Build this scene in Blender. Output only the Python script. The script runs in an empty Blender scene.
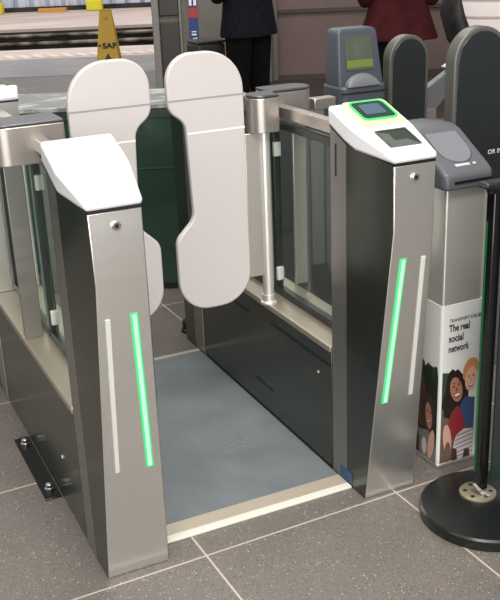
import bpy, bmesh, math, random
from mathutils import Vector, Matrix
random.seed(7)
SC = bpy.context.scene
COL = SC.collection

# ------------------------------------------------------------------ materials
def lin(c):
    c = c / 255.0
    return c / 12.92 if c <= 0.04045 else ((c + 0.055) / 1.055) ** 2.4
def rgb(r, g, b): return (lin(r), lin(g), lin(b), 1.0)

def mat(name, col, rough=0.5, metal=0.0, spec=0.5, emit=None, estr=0.0, coat=0.0):
    m = bpy.data.materials.new(name); m.use_nodes = True
    p = m.node_tree.nodes['Principled BSDF']
    p.inputs['Base Color'].default_value = col
    p.inputs['Roughness'].default_value = rough
    p.inputs['Metallic'].default_value = metal
    p.inputs['Specular IOR Level'].default_value = spec
    p.inputs['Coat Weight'].default_value = coat
    if emit:
        p.inputs['Emission Color'].default_value = emit
        p.inputs['Emission Strength'].default_value = estr
    return m

def N(m, t, **kw):
    n = m.node_tree.nodes.new(t)
    for k, v in kw.items(): setattr(n, k, v)
    return n
def L(m, a, b): m.node_tree.links.new(a, b)

def brushed(name, col, rough, metal, scale=(6, 6, 260), amount=0.12, bump=0.02, coat=0.0):
    """metal with fine brush lines: a noise stretched along one axis drives tone and roughness a little"""
    m = mat(name, col, rough, metal, coat=coat)
    p = m.node_tree.nodes['Principled BSDF']
    tc = N(m, 'ShaderNodeTexCoord'); mp = N(m, 'ShaderNodeMapping')
    mp.inputs['Scale'].default_value = scale
    nz = N(m, 'ShaderNodeTexNoise'); nz.inputs['Scale'].default_value = 1.0; nz.inputs['Detail'].default_value = 3
    L(m, tc.outputs['Object'], mp.inputs['Vector']); L(m, mp.outputs['Vector'], nz.inputs['Vector'])
    mr = N(m, 'ShaderNodeMapRange')
    mr.inputs['To Min'].default_value = max(0.02, rough - amount); mr.inputs['To Max'].default_value = rough + amount
    L(m, nz.outputs['Fac'], mr.inputs['Value']); L(m, mr.outputs['Result'], p.inputs['Roughness'])
    if not bump: return m
    bp = N(m, 'ShaderNodeBump'); bp.inputs['Strength'].default_value = bump; bp.inputs['Distance'].default_value = 0.002
    L(m, nz.outputs['Fac'], bp.inputs['Height']); L(m, bp.outputs['Normal'], p.inputs['Normal'])
    return m

def noisy(name, c1, c2, scale, rough=0.6, detail=4, metal=0.0, stretch=(1, 1, 1), lo=0.35, hi=0.65, spec=0.5):
    m = mat(name, c1, rough, metal, spec)
    p = m.node_tree.nodes['Principled BSDF']
    tc = N(m, 'ShaderNodeTexCoord'); mp = N(m, 'ShaderNodeMapping'); mp.inputs['Scale'].default_value = stretch
    nz = N(m, 'ShaderNodeTexNoise'); nz.inputs['Scale'].default_value = scale; nz.inputs['Detail'].default_value = detail
    cr = N(m, 'ShaderNodeValToRGB')
    cr.color_ramp.elements[0].position = lo; cr.color_ramp.elements[0].color = c1
    cr.color_ramp.elements[1].position = hi; cr.color_ramp.elements[1].color = c2
    L(m, tc.outputs['Object'], mp.inputs['Vector']); L(m, mp.outputs['Vector'], nz.inputs['Vector'])
    L(m, nz.outputs['Fac'], cr.inputs['Fac']); L(m, cr.outputs['Color'], p.inputs['Base Color'])
    return m

def glass(name, tint, gloss=0.06):
    m = bpy.data.materials.new(name); m.use_nodes = True
    nt = m.node_tree; nt.nodes.clear()
    out = N(m, 'ShaderNodeOutputMaterial'); mx = N(m, 'ShaderNodeMixShader')
    tr = N(m, 'ShaderNodeBsdfTransparent'); tr.inputs['Color'].default_value = tint
    gl = N(m, 'ShaderNodeBsdfGlossy'); gl.inputs['Roughness'].default_value = 0.03
    gl.inputs['Color'].default_value = (0.8, 0.9, 0.85, 1)
    fr = N(m, 'ShaderNodeFresnel'); fr.inputs['IOR'].default_value = 1.45
    ge = N(m, 'ShaderNodeNewGeometry'); mu = N(m, 'ShaderNodeMath', operation='MULTIPLY'); sb = N(m, 'ShaderNodeMath', operation='SUBTRACT')
    sb.inputs[0].default_value = 1.0; L(m, ge.outputs['Backfacing'], sb.inputs[1])   # reflect off the outer face only
    L(m, fr.outputs['Fac'], mu.inputs[0]); L(m, sb.outputs[0], mu.inputs[1]); L(m, mu.outputs[0], mx.inputs['Fac']); L(m, tr.outputs['BSDF'], mx.inputs[1]); L(m, gl.outputs['BSDF'], mx.inputs[2])
    L(m, mx.outputs['Shader'], out.inputs['Surface'])
    return m

def tile_floor():
    m = mat('terrazzo_tile', rgb(104, 97, 92), 0.42)
    p = m.node_tree.nodes['Principled BSDF']
    geo = N(m, 'ShaderNodeNewGeometry')
    mp = N(m, 'ShaderNodeMapping'); mp.vector_type = 'TEXTURE'
    mp.inputs['Location'].default_value = (0.252, -0.034, 0); mp.inputs['Rotation'].default_value = (0, 0, math.radians(1.4))
    L(m, geo.outputs['Position'], mp.inputs['Vector'])
    sp = N(m, 'ShaderNodeSeparateXYZ'); L(m, mp.outputs['Vector'], sp.inputs['Vector'])
    def line(sock, size, half):
        a = N(m, 'ShaderNodeMath', operation='PINGPONG'); a.inputs[1].default_value = size / 2
        L(m, sock, a.inputs[0])
        b = N(m, 'ShaderNodeMapRange'); b.inputs['From Min'].default_value = half * 0.7; b.inputs['From Max'].default_value = half * 1.3
        b.inputs['To Min'].default_value = 1; b.inputs['To Max'].default_value = 0
        L(m, a.outputs[0], b.inputs['Value']); return b.outputs['Result']
    gx = line(sp.outputs['X'], 0.584, 0.0026); gy = line(sp.outputs['Y'], 0.572, 0.0026)
    mx = N(m, 'ShaderNodeMath', operation='MAXIMUM'); L(m, gx, mx.inputs[0]); L(m, gy, mx.inputs[1])
    # tone mottling
    nz = N(m, 'ShaderNodeTexNoise'); nz.inputs['Scale'].default_value = 5; nz.inputs['Detail'].default_value = 6
    L(m, geo.outputs['Position'], nz.inputs['Vector'])
    base = N(m, 'ShaderNodeMixRGB'); base.inputs[1].default_value = rgb(97, 91, 86); base.inputs[2].default_value = rgb(117, 110, 104)
    L(m, nz.outputs['Fac'], base.inputs['Fac'])
    cur = base.outputs['Color']
    for sc_, thr, rad, colr in ((230, 0.80, 0.34, rgb(152, 144, 135)), (130, 0.89, 0.26, rgb(176, 168, 156)), (260, 0.86, 0.42, rgb(60, 56, 53))):
        vo = N(m, 'ShaderNodeTexVoronoi'); vo.inputs['Scale'].default_value = sc_
        L(m, geo.outputs['Position'], vo.inputs['Vector'])
        sr = N(m, 'ShaderNodeSeparateColor'); L(m, vo.outputs['Color'], sr.inputs['Color'])
        g = N(m, 'ShaderNodeMath', operation='GREATER_THAN'); g.inputs[1].default_value = thr; L(m, sr.outputs[0], g.inputs[0])
        l = N(m, 'ShaderNodeMath', operation='LESS_THAN'); l.inputs[1].default_value = rad; L(m, vo.outputs['Distance'], l.inputs[0])
        f = N(m, 'ShaderNodeMath', operation='MULTIPLY'); L(m, g.outputs[0], f.inputs[0]); L(m, l.outputs[0], f.inputs[1])
        k = N(m, 'ShaderNodeMixRGB'); k.inputs[2].default_value = colr
        L(m, cur, k.inputs[1]); L(m, f.outputs[0], k.inputs['Fac']); cur = k.outputs['Color']
    gm = N(m, 'ShaderNodeMixRGB'); gm.inputs[2].default_value = rgb(186, 177, 165)
    L(m, cur, gm.inputs[1]); L(m, mx.outputs[0], gm.inputs['Fac'])
    L(m, gm.outputs['Color'], p.inputs['Base Color'])
    return m

def striped(name, c1, c2, period, duty, rough=0.4, axis='X', metal=0.0):
    m = mat(name, c1, rough, metal); p = m.node_tree.nodes['Principled BSDF']
    tc = N(m, 'ShaderNodeTexCoord'); sp = N(m, 'ShaderNodeSeparateXYZ'); L(m, tc.outputs['Object'], sp.inputs['Vector'])
    a = N(m, 'ShaderNodeMath', operation='PINGPONG'); a.inputs[1].default_value = period / 2; L(m, sp.outputs[axis], a.inputs[0])
    l = N(m, 'ShaderNodeMath', operation='LESS_THAN'); l.inputs[1].default_value = duty * period / 2; L(m, a.outputs[0], l.inputs[0])
    k = N(m, 'ShaderNodeMixRGB'); k.inputs[1].default_value = c1; k.inputs[2].default_value = c2
    L(m, l.outputs[0], k.inputs['Fac']); L(m, k.outputs['Color'], p.inputs['Base Color'])
    return m

M = {}
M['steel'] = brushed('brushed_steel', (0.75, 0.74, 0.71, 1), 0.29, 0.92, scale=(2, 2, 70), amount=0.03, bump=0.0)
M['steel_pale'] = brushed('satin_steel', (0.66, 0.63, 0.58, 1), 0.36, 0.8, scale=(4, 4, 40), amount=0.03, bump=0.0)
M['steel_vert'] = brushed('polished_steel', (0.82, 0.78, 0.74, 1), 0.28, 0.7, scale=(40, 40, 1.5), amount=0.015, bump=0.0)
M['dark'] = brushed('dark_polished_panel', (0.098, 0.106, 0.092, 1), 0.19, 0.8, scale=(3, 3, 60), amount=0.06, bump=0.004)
M['olive'] = brushed('dull_steel_panel', (0.30, 0.29, 0.265, 1), 0.34, 0.8, scale=(6, 6, 120))
M['sill'] = brushed('sill_steel', (0.43, 0.375, 0.30, 1), 0.34, 0.65, scale=(30, 3, 3), amount=0.08)
M['head'] = brushed('head_steel', (0.50, 0.46, 0.42, 1), 0.28, 0.85, scale=(40, 40, 1.5), amount=0.015, bump=0.0)
M['lid'] = mat('lid_grey', rgb(84, 85, 87), 0.3, 0.6)
M['white'] = mat('cap_white', (0.74, 0.735, 0.745, 1), 0.35)
M['lime'] = mat('reader_surround', rgb(202, 212, 160), 0.4)
M['green_glow'] = mat('green_led', rgb(20, 120, 60), 0.4, emit=(0.06, 0.72, 0.20, 1), estr=0.9)
M['green_strip'] = mat('green_light_strip', rgb(30, 90, 50), 0.4, emit=(0.56, 1.0, 0.70, 1), estr=1.1)
M['green_rim'] = mat('green_light_rim', rgb(20, 120, 60), 0.4, emit=(0.05, 0.85, 0.24, 1), estr=0.85)
M['red_glow'] = mat('red_led', rgb(160, 40, 30), 0.4, emit=(1.0, 0.10, 0.05, 1), estr=1.2)
M['screen_blue'] = mat('reader_screen', rgb(62, 82, 98), 0.25)
M['screen_bezel'] = mat('reader_bezel', rgb(16, 44, 34), 0.15)
M['window_dark'] = mat('scanner_window', rgb(42, 46, 42), 0.12)
M['window_side'] = mat('scanner_recess', rgb(76, 82, 74), 0.4)
M['strip_off'] = mat('unlit_strip', rgb(196, 196, 190), 0.4)
M['paddle'] = mat('paddle_grey', rgb(187, 182, 180), 0.42)
M['paddle_line'] = mat('paddle_groove', rgb(146, 140, 140), 0.5)
M['paddle_light'] = mat('paddle_pale_line', rgb(236, 232, 230), 0.5)
M['chrome'] = mat('chrome', (0.75, 0.73, 0.70, 1), 0.12, 1.0)
M['black'] = mat('black_plastic', rgb(22, 22, 22), 0.35)
M['gloss_black'] = mat('gloss_black', rgb(14, 16, 15), 0.16)
M['glass'] = glass('green_tinted_glass', (0.90, 0.94, 0.92, 1))
M['glass_edge'] = mat('glass_edge', rgb(96, 122, 112), 0.15)
M['frame'] = mat('dark_frame', rgb(52, 56, 52), 0.3, 0.4)
M['mat'] = noisy('mat_rubber', rgb(101, 108, 112), rgb(115, 120, 123), 7, 0.5, lo=0.3, hi=0.7)
M['mat_strip'] = mat('mat_edge', rgb(178, 168, 152), 0.45, 0.2)
M['mat_white'] = mat('mat_white_edge', rgb(218, 214, 202), 0.5)
M['scuff'] = mat('mat_scuff', rgb(118, 126, 130), 0.6)
M['blue'] = mat('sticker_blue', rgb(44, 76, 112), 0.5)
M['tile'] = tile_floor()
M['reader_grey'] = mat('reader_grey', rgb(84, 86, 90), 0.42)
M['reader_dark'] = mat('reader_grey_dark', rgb(68, 73, 81), 0.42)
M['reader_pad'] = mat('reader_pad', rgb(110, 111, 116), 0.4)
M['label'] = mat('pale_label', rgb(178, 180, 184), 0.5)
M['counter'] = mat('green_counter_glass', rgb(36, 56, 47), 0.14, coat=0.3)
M['housing'] = mat('housing_grey', rgb(92, 92, 94), 0.4)
M['floor_dark'] = noisy('dark_brown_floor', rgb(46, 38, 36), rgb(58, 48, 45), 4, 0.85)
M['counter_dark'] = mat('counter_dark', rgb(40, 52, 50), 0.3)
M['counter_top'] = noisy('counter_top', rgb(112, 114, 112), rgb(212, 212, 208), 7, 0.3, 5, stretch=(1, 2.2, 1), lo=0.48, hi=0.72)  # pale streaks are light reflections painted into the polished top's colour
M['plat'] = noisy('platform_asphalt', rgb(140, 138, 142), rgb(160, 156, 158), 1.5, 0.7)
M['plat_dark'] = mat('platform_joint', rgb(112, 108, 108), 0.6)
M['pale'] = noisy('platform_pale', rgb(206, 188, 180), rgb(228, 212, 204), 2.0, 0.7)
M['farplat'] = noisy('far_platform', rgb(196, 178, 170), rgb(222, 206, 196), 1.2, 0.7, stretch=(0.3, 2, 1))
M['track_wall'] = noisy('track_wall', rgb(34, 30, 28), rgb(66, 60, 54), 2.5, 0.85, 6, stretch=(0.6, 1, 3))
M['ballast'] = noisy('ballast', rgb(36, 32, 30), rgb(72, 66, 60), 12, 0.9)
M['rust'] = noisy('rail_rust', rgb(64, 54, 46), rgb(182, 172, 158), 3.2, 0.6, 5, lo=0.45, hi=0.7)
M['tactile'] = striped('tactile_dots', rgb(216, 196, 188), rgb(240, 222, 214), 0.18, 0.5, 0.7)
M['corrugated'] = striped('pale_cladding', rgb(214, 218, 232), rgb(168, 178, 204), 0.32, 0.30, 0.4)
M['yellow'] = mat('sign_yellow', rgb(196, 158, 34), 0.45)
M['yellow_foot'] = mat('yellow_foot', rgb(226, 216, 50), 0.5)
M['orange'] = mat('orange_timber', rgb(204, 150, 70), 0.6)
M['column'] = noisy('column_grey', rgb(94, 91, 84), rgb(108, 104, 96), 2, 0.5)
M['column_dark'] = mat('column_dark', rgb(62, 59, 55), 0.5)
M['column_lt'] = mat('column_edge', rgb(128, 125, 120), 0.5)
M['hoard'] = noisy('hoarding', rgb(98, 81, 77), rgb(112, 93, 88), 1.2, 0.6)
M['hoard_dk'] = mat('hoarding_rail', rgb(66, 54, 52), 0.6)
M['hoard_lt'] = mat('hoarding_pilaster', rgb(112, 102, 97), 0.6)
M['pink'] = mat('pink_lit_edge', rgb(176, 126, 116), 0.5)
M['sign_blue'] = mat('sign_blue', rgb(34, 60, 122), 0.5)
M['sign_red'] = mat('sign_red', rgb(168, 52, 62), 0.5)
M['sign_white'] = mat('sign_white', rgb(226, 228, 236), 0.5)
M['suit'] = noisy('dark_suit', rgb(17, 19, 26), rgb(24, 25, 33), 30, 0.9, spec=0.12)
M['trouser'] = noisy('dark_trousers', rgb(10, 10, 12), rgb(15, 15, 17), 30, 0.9, spec=0.1)
M['maroon'] = noisy('maroon_coat', rgb(56, 17, 21), rgb(67, 23, 27), 12, 0.85, spec=0.15)
M['skin'] = mat('skin', rgb(196, 150, 128), 0.5)
M['hair'] = mat('hair_dark', rgb(38, 28, 22), 0.7)
M['leather'] = noisy('black_bag', rgb(20, 19, 20), rgb(44, 42, 43), 14, 0.6)
M['shoe'] = mat('black_shoe', rgb(18, 17, 17), 0.3)
M['arch'] = mat('arch_dark', rgb(34, 38, 40), 0.22)
M['arch_rim'] = mat('arch_rim', rgb(92, 91, 86), 0.4, 0.3)
M['kiosk'] = mat('kiosk_white', rgb(236, 226, 224), 0.45)
M['kiosk_band'] = mat('kiosk_band', rgb(186, 170, 166), 0.5)
M['kiosk_base'] = mat('kiosk_base', rgb(96, 94, 94), 0.5)
M['disc'] = mat('disc_black', rgb(20, 24, 23), 0.28)
M['flange'] = mat('flange', rgb(150, 142, 122), 0.4, 0.6)
M['banner'] = mat('banner_green', rgb(34, 46, 40), 0.3)
M['painted_green_glow'] = mat('painted_green_glow', rgb(16, 96, 54), 0.3)
M['poster'] = mat('poster_white', rgb(226, 226, 222), 0.4)
M['ink'] = mat('poster_ink', rgb(38, 38, 42), 0.5)
for nm, c in dict(p_tree=(40, 52, 38), p_tree2=(58, 74, 50), p_hair=(40, 32, 30), p_face=(178, 124, 100), p_teeth=(238, 228, 220), p_lip=(128, 52, 48),
                  p_eye=(38, 26, 22), p_red=(146, 42, 52), p_blue=(52, 82, 124), p_ginger=(206, 140, 80), p_fair=(226, 176, 152), p_fair2=(206, 152, 128),
                  p_stripe=(206, 196, 196), p_dark=(66, 50, 46), p_brown=(88, 62, 46), p_grey=(124, 120, 110), p_pink=(214, 168, 148), p_mid=(112, 90, 76)).items():
    M[nm] = mat('picture_' + nm[2:], rgb(*c), 0.42)

# ------------------------------------------------------------------ mesh builder
WORLD = {}
class MB:
    def __init__(s, tf=None): s.bm = bmesh.new(); s.tf = tf
    def v(s, p): return s.bm.verts.new(s.tf(p) if s.tf else p)
    def face(s, pts, mi=0):
        f = s.bm.faces.new([s.v(p) for p in pts]); f.material_index = mi; return f
    def poly(s, verts, faces, mi=0):
        vs = [s.v(p) for p in verts]
        for f in faces:
            k = mi
            if isinstance(f, tuple) and isinstance(f[0], (list, tuple)): f, k = f
            fc = s.bm.faces.new([vs[i] for i in f]); fc.material_index = k
    def box(s, a, b, mi=0):
        x0, y0, z0 = a; x1, y1, z1 = b
        s.poly([(x0, y0, z0), (x1, y0, z0), (x1, y1, z0), (x0, y1, z0), (x0, y0, z1), (x1, y0, z1), (x1, y1, z1), (x0, y1, z1)],
               [[3, 2, 1, 0], [4, 5, 6, 7], [0, 1, 5, 4], [1, 2, 6, 5], [2, 3, 7, 6], [3, 0, 4, 7]], mi)
    def loft(s, rings, mi=0, caps=True, closed=True):
        vr = [[s.v(p) for p in r] for r in rings]; n = len(rings[0])
        for a, b in zip(vr, vr[1:]):
            for i in range(n if closed else n - 1):
                f = s.bm.faces.new([a[i], a[(i + 1) % n], b[(i + 1) % n], b[i]]); f.material_index = mi
        if caps:
            for r in (vr[0][::-1], vr[-1]): s.bm.faces.new(r).material_index = mi
    def prism(s, poly, axis, d0, d1, mi=0):
        """poly 2D extruded along axis: 'x'->(y,z), 'y'->(x,z), 'z'->(x,y)"""
        def P(q, d): return {'x': (d, q[0], q[1]), 'y': (q[0], d, q[1]), 'z': (q[0], q[1], d)}[axis]
        s.loft([[P(q, d0) for q in poly], [P(q, d1) for q in poly]], mi)
    def cyl(s, p0, p1, r0, r1=None, n=24, mi=0):
        r1 = r0 if r1 is None else r1
        p0, p1 = Vector(p0), Vector(p1); d = (p1 - p0).normalized()
        a = d.orthogonal().normalized(); b = d.cross(a)
        ring = lambda c, r: [tuple(c + a * (r * math.cos(t)) + b * (r * math.sin(t))) for t in [2 * math.pi * i / n for i in range(n)]]
        s.loft([ring(p0, r0), ring(p1, r1)], mi)
    def lathe(s, c, prof, n=48, mi=0):
        s.loft([[(c[0] + r * math.cos(t), c[1] + r * math.sin(t), c[2] + z) for t in [2 * math.pi * i / n for i in range(n)]] for r, z in prof], mi)
    def build(s, name, mats, parent=None, bevel=0, seg=2, smooth=False, angle=40):
        bmesh.ops.recalc_face_normals(s.bm, faces=s.bm.faces)
        me = bpy.data.meshes.new(name); s.bm.to_mesh(me); s.bm.free()
        for m in (mats if isinstance(mats, (list, tuple)) else [mats]): me.materials.append(M[m])
        return link(name, me, parent, bevel, seg, smooth, angle)

def link(name, me, parent=None, bevel=0, seg=2, smooth=False, angle=40):
    o = bpy.data.objects.new(name, me); COL.objects.link(o)
    if parent:
        o.parent = parent; w = WORLD[parent.name]
        me.transform(Matrix.Translation(-w)); WORLD[o.name] = w
    else: WORLD[o.name] = Vector((0, 0, 0))
    if bevel:
        b = o.modifiers.new('bevel', 'BEVEL'); b.width = bevel; b.segments = seg; b.limit_method = 'ANGLE'; b.angle_limit = math.radians(35)
    if smooth or bevel:
        me.polygons.foreach_set('use_smooth', [True] * len(me.polygons))
        me.set_sharp_from_angle(angle=math.radians(angle))
    return o

def tag(o, label, cat, group=None):
    o['label'] = label; o['category'] = cat
    if group: o['group'] = group
    return o
def thing(name, loc, label, cat, group=None):
    o = bpy.data.objects.new(name, None); COL.objects.link(o); o.location = loc; o.empty_display_size = 0.05
    WORLD[o.name] = Vector(loc); return tag(o, label, cat, group)
def structure(o): o['kind'] = 'structure'; return o

def rounded(pts, n=8):
    """2D polygon of (x, y, r) with rounded corners"""
    out = []; k = len(pts)
    for i in range(k):
        p = Vector(pts[i][:2]); a = Vector(pts[i - 1][:2]); b = Vector(pts[(i + 1) % k][:2]); r = pts[i][2]
        if r <= 0: out.append(tuple(p)); continue
        u = (a - p); w = (b - p); lu, lw = u.length, w.length; u.normalize(); w.normalize()
        th = u.angle(w); d = min(r / math.tan(th / 2), lu * 0.499, lw * 0.499); rr = d * math.tan(th / 2)
        c = p + (u + w).normalized() * (rr / math.sin(th / 2))
        s = p + u * d - c; e = p + w * d - c
        ang = s.angle_signed(e) if s.length > 0 else 0
        for j in range(n + 1):
            t = -ang * j / n
            out.append((c.x + s.x * math.cos(t) - s.y * math.sin(t), c.y + s.x * math.sin(t) + s.y * math.cos(t)))
    return out

def text_mesh(body, size, extrude=0.0003, bold=0.0):
    cu = bpy.data.curves.new('lettering', 'FONT'); cu.body = body; cu.size = size; cu.extrude = extrude; cu.resolution_u = 3; cu.offset = bold
    o = bpy.data.objects.new('lettering', cu); COL.objects.link(o)
    bpy.context.view_layer.update()
    me = bpy.data.meshes.new_from_object(o); bpy.data.objects.remove(o); bpy.data.curves.remove(cu)
    return me
def text(name, body, size, origin, ux, uy, m, parent, width=None, bold=0.0):
    me = text_mesh(body, size, bold=bold); me.materials.clear(); me.materials.append(M[m])
    ux, uy = Vector(ux), Vector(uy); uz = ux.cross(uy)
    if width:
        w = max(v.co.x for v in me.vertices); me.transform(Matrix.Diagonal((width / w, 1, 1, 1)))
    R = Matrix((ux, uy, uz)).transposed().to_4x4()
    me.transform(Matrix.Translation(origin) @ R)
    return link(name, me, parent)

# ------------------------------------------------------------------ camera
cam = bpy.data.cameras.new('camera'); co = bpy.data.objects.new('camera', cam); COL.objects.link(co)
CP = Vector((-0.4943, -1.9813, 1.4824)); YAW, PIT, ROL = (math.radians(a) for a in (24.7501, 20.7963, -2.349))
Fw = Vector((math.sin(YAW) * math.cos(PIT), math.cos(YAW) * math.cos(PIT), -math.sin(PIT)))
r_ = Fw.cross(Vector((0, 0, 1))).normalized(); u_ = r_.cross(Fw)
Rr = math.cos(ROL) * r_ + math.sin(ROL) * u_; Uu = -math.sin(ROL) * r_ + math.cos(ROL) * u_
mw = Matrix((Rr, Uu, -Fw)).transposed().to_4x4(); mw.translation = CP; co.matrix_world = mw
cam.sensor_fit = 'VERTICAL'; cam.sensor_height = 24; cam.lens = 968.83 * 24 / 600; cam.clip_end = 200
SC.camera = co

W = 0.903          # left-gate outer face to right-gate outer face
YM = 1.30          # gate length: the far ends mirror the near ends
BU = Vector((math.cos(YAW), -math.sin(YAW), 0)); BW = Vector((math.sin(YAW), math.cos(YAW), 0))
def at(u, d, z=0.0):
    """the platform side runs square to the line of sight, so it has its own axes"""
    p = Vector((CP.x, CP.y, 0)) + BU * u + BW * d; return (p.x, p.y, z)
class RB(MB):
    def __init__(s): super().__init__(lambda p: at(*p))

# ------------------------------------------------------------------ setting
def slab(name, u0, u1, d0, d1, z0, z1, m):
    b = RB(); b.box((u0, d0, z0), (u1, d1, z1)); return structure(b.build(name, m))
slab('floor', -14, 14, -14, 11.5, -0.2, 0.0, 'tile')
slab('floor_dark_strip', .15, 9, 7.9, 10.4, 0.0, 0.004, 'floor_dark')  # dark brown strip of floor before the hoarding
slab('platform_floor', -12, 14, 11.54, 13.3, -0.8, 0.0, 'plat')
slab('platform_joint', -12, 14, 11.5, 11.54, -0.8, 0.002, 'plat_dark')
slab('platform_edge', -12, 14, 13.3, 14.5, -0.8, 0.004, 'pale')
b = RB(); b.box((-12, 13.42, 0.0), (14, 13.78, 0.012)); structure(b.build('tactile_paving', 'tactile'))
slab('track_bed', -14, 16, 14.5, 18.1, -1.0, -0.8, 'ballast')
slab('far_platform', -16, 18, 18.1, 24.0, -1.0, 0.0, 'farplat')
b = RB(); b.box((-14, 18.04, -0.8), (16, 18.1, -0.05)); structure(b.build('track_wall', 'track_wall'))
for z, r in ((-0.115, 0.03), (-0.25, 0.035)):
    b = RB(); b.cyl((-14, 18.0, z), (16, 18.0, z), r, n=10); structure(b.build('wall_pipe', 'rust'))
for d in (15.6, 17.04):
    b = RB(); b.prism([(d - .07, -.8), (d + .07, -.8), (d + .012, -.76), (d + .035, -.66), (d - .035, -.66), (d - .012, -.76)], 'x', -14, 16)
    structure(b.build('track_rail', 'rust'))
# pale cladding along the far platform: corrugated panels
b = RB()
prof = []
u = -12.0
while u < 12:
    prof += [(u, 22.6), (u + 0.22, 22.6), (u + 0.25, 22.65), (u + 0.29, 22.65)]; u += 0.32
prof += [(12, 22.7), (-12, 22.7)]
b.prism(prof, 'z', 0.10, 2.6); structure(b.build('wall_far', 'corrugated'))
b = RB(); b.box((-12, 22.55, 0.0), (12, 22.7, 0.10)); structure(b.build('trim_far', 'track_wall'))

# column with sign panels, and hoarding behind the people
cw = RB()
cw.box((-0.84, 10.2, 0), (0.34, 10.9, 3.4)); structure(cw.build('wall_column', 'column', bevel=0.02))
cw = RB(); cw.box((-0.87, 10.12, 0), (-0.80, 10.3, 3.4), 0); cw.box((-0.60, 10.14, 0), (-0.575, 10.2, 3.4), 0); structure(cw.build('trim_column', 'column_lt', bevel=0.008))
cw = RB(); cw.box((-0.80, 10.17, 0.72), (-0.60, 10.2, 3.3)); cw.box((-0.80, 10.17, 0.05), (-0.60, 10.2, 0.66)); structure(cw.build('trim_panel', 'column_dark', bevel=0.01))
hw = RB(); hw.box((0.34, 10.45, 0), (6.5, 10.55, 2.7)); structure(hw.build('wall_hoarding', 'hoard'))
hw = RB(); hw.box((0.34, 10.415, 0.68), (6.5, 10.45, 0.715)); structure(hw.build('trim_hoarding', 'hoard_dk'))
hw = RB(); hw.box((0.26, 10.36, 0), (0.40, 10.47, 2.7)); structure(hw.build('trim_pilaster', 'hoard_lt', bevel=0.01))
hw = RB(); hw.box((0.34, 10.43, 0.0), (6.5, 10.45, 0.05)); structure(hw.build('baseboard_hoarding', 'hoard_dk'))

class SB(MB):
    def __init__(s): super().__init__(lambda p: at(p[0] + .033, p[1], p[2] + .035))
sg = thing('wayfinding_sign', at(-0.50, 10.16, 0.62), 'narrow stacked blue and red wayfinding sign fixed on grey column', 'sign')
for i, (z0, z1, m) in enumerate(((0.76, 0.88, 'sign_blue'), (0.655, 0.755, 'sign_red'), (0.38, 0.65, 'sign_blue'), (0.885, 1.0, 'sign_red'))):
    b = SB(); b.box((-0.535, 10.185, z0), (-0.445, 10.2, z1)); pnl = b.build('sign_panel', m, sg)
    b = SB()
    if i == 0:
        for u in (-0.513, -0.467):
            b.lathe((u, 10.182, 0.853), [(0.011, -0.011), (0.011, 0.011)], 10); b.box((u - .014, 10.181, 0.775), (u + .014, 10.185, 0.838))
    elif i == 1: b.box((-0.52, 10.181, 0.675), (-0.46, 10.185, 0.69))
    elif i == 2:
        b.box((-0.515, 10.181, 0.485), (-0.465, 10.185, 0.50)); b.box((-0.515, 10.181, 0.515), (-0.465, 10.185, 0.525))
        b.poly([(-0.515, 10.183, 0.44), (-0.49, 10.183, 0.465), (-0.49, 10.183, 0.415)], [[0, 1, 2]]); b.box((-0.482, 10.181, 0.43), (-0.46, 10.185, 0.46))
    else: b.box((-0.51, 10.181, 0.92), (-0.47, 10.185, 0.96))
    b.build('sign_symbol', 'sign_white' if i != 1 else 'sign_red', pnl)

# posts with yellow feet before the cladding, orange timber
for u, lab in ((-5.32, 'black post on a yellow foot at the far left of the pale cladding'), (-3.14, 'black post on a yellow foot above the yellow floor sign')):
    t = thing('barrier_post', at(u, 22.2), lab, 'post', 'yellow footed posts')
    b = RB(); b.box((u - .06, 22.14, 0.24), (u + .06, 22.26, 2.3)); b.build('pole', 'black', t)
    b = RB(); b.box((u - .17, 22.06, 0.0), (u + .17, 22.34, 0.24)); b.build('foot', 'yellow_foot', t, bevel=0.03)
b = RB(); b.box((-4.35, 22.0, 0.0), (-3.75, 22.2, 0.09)); tag(b.build('timber_plank', 'orange'), 'short orange timber lying at the foot of the pale cladding', 'plank')

# yellow floor sign on the platform
ys = thing('floor_sign', at(-1.672, 12.8), 'yellow A-frame caution sign standing on platform behind left paddle', 'sign')
def sgt(p):   # local: x across, y towards the camera side, z up
    return at(-1.672 + p[0], 12.8 + p[1], p[2])
for s in (-1, 1):
    b = MB(sgt); yb, yt = s * 0.14, s * 0.02
    b.loft([[(-.155, yb - .008, 0), (.135, yb - .008, 0), (.135, yb + .008, 0), (-.155, yb + .008, 0)],
            [(-.085, yt - .008, .62), (.065, yt - .008, .62), (.065, yt + .008, .62), (-.085, yt + .008, .62)]])
    pn = b.build('sign_leaf', 'yellow', ys, bevel=0.006)
    if s < 0:
        b = MB(sgt); fy = lambda z: -0.14 + 0.12 * z / .62 - .0095
        b.poly([(-.05, fy(.02), .03), (.04, fy(.02), .03), (-.005, fy(.1), .11)], [[0, 1, 2]])
        b.build('sign_symbol', 'black', pn); b = MB(sgt); b.cyl((-.105, fy(.20), .20), (-.105, fy(.20) - .003, .20), .016, n=12); b.build('sign_symbol', 'black', pn)
        b = MB(sgt); b.lathe((-.01, fy(.53) - 0.0, .53), [(0.02, -.02), (.02, .02)], 12); b.build('sign_rivet', 'orange', pn)
        o1 = Vector(sgt((-.07, fy(.18) - .002, .165))); text('lettering', 'SAF', 0.095, o1, BU, Vector((0, 0, 1)), 'black', pn, width=0.18, bold=.004)
b = MB(sgt); b.box((-.085, -.028, .615), (.065, .028, .64)); b.build('hinge', 'yellow', ys, bevel=0.006)

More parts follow.
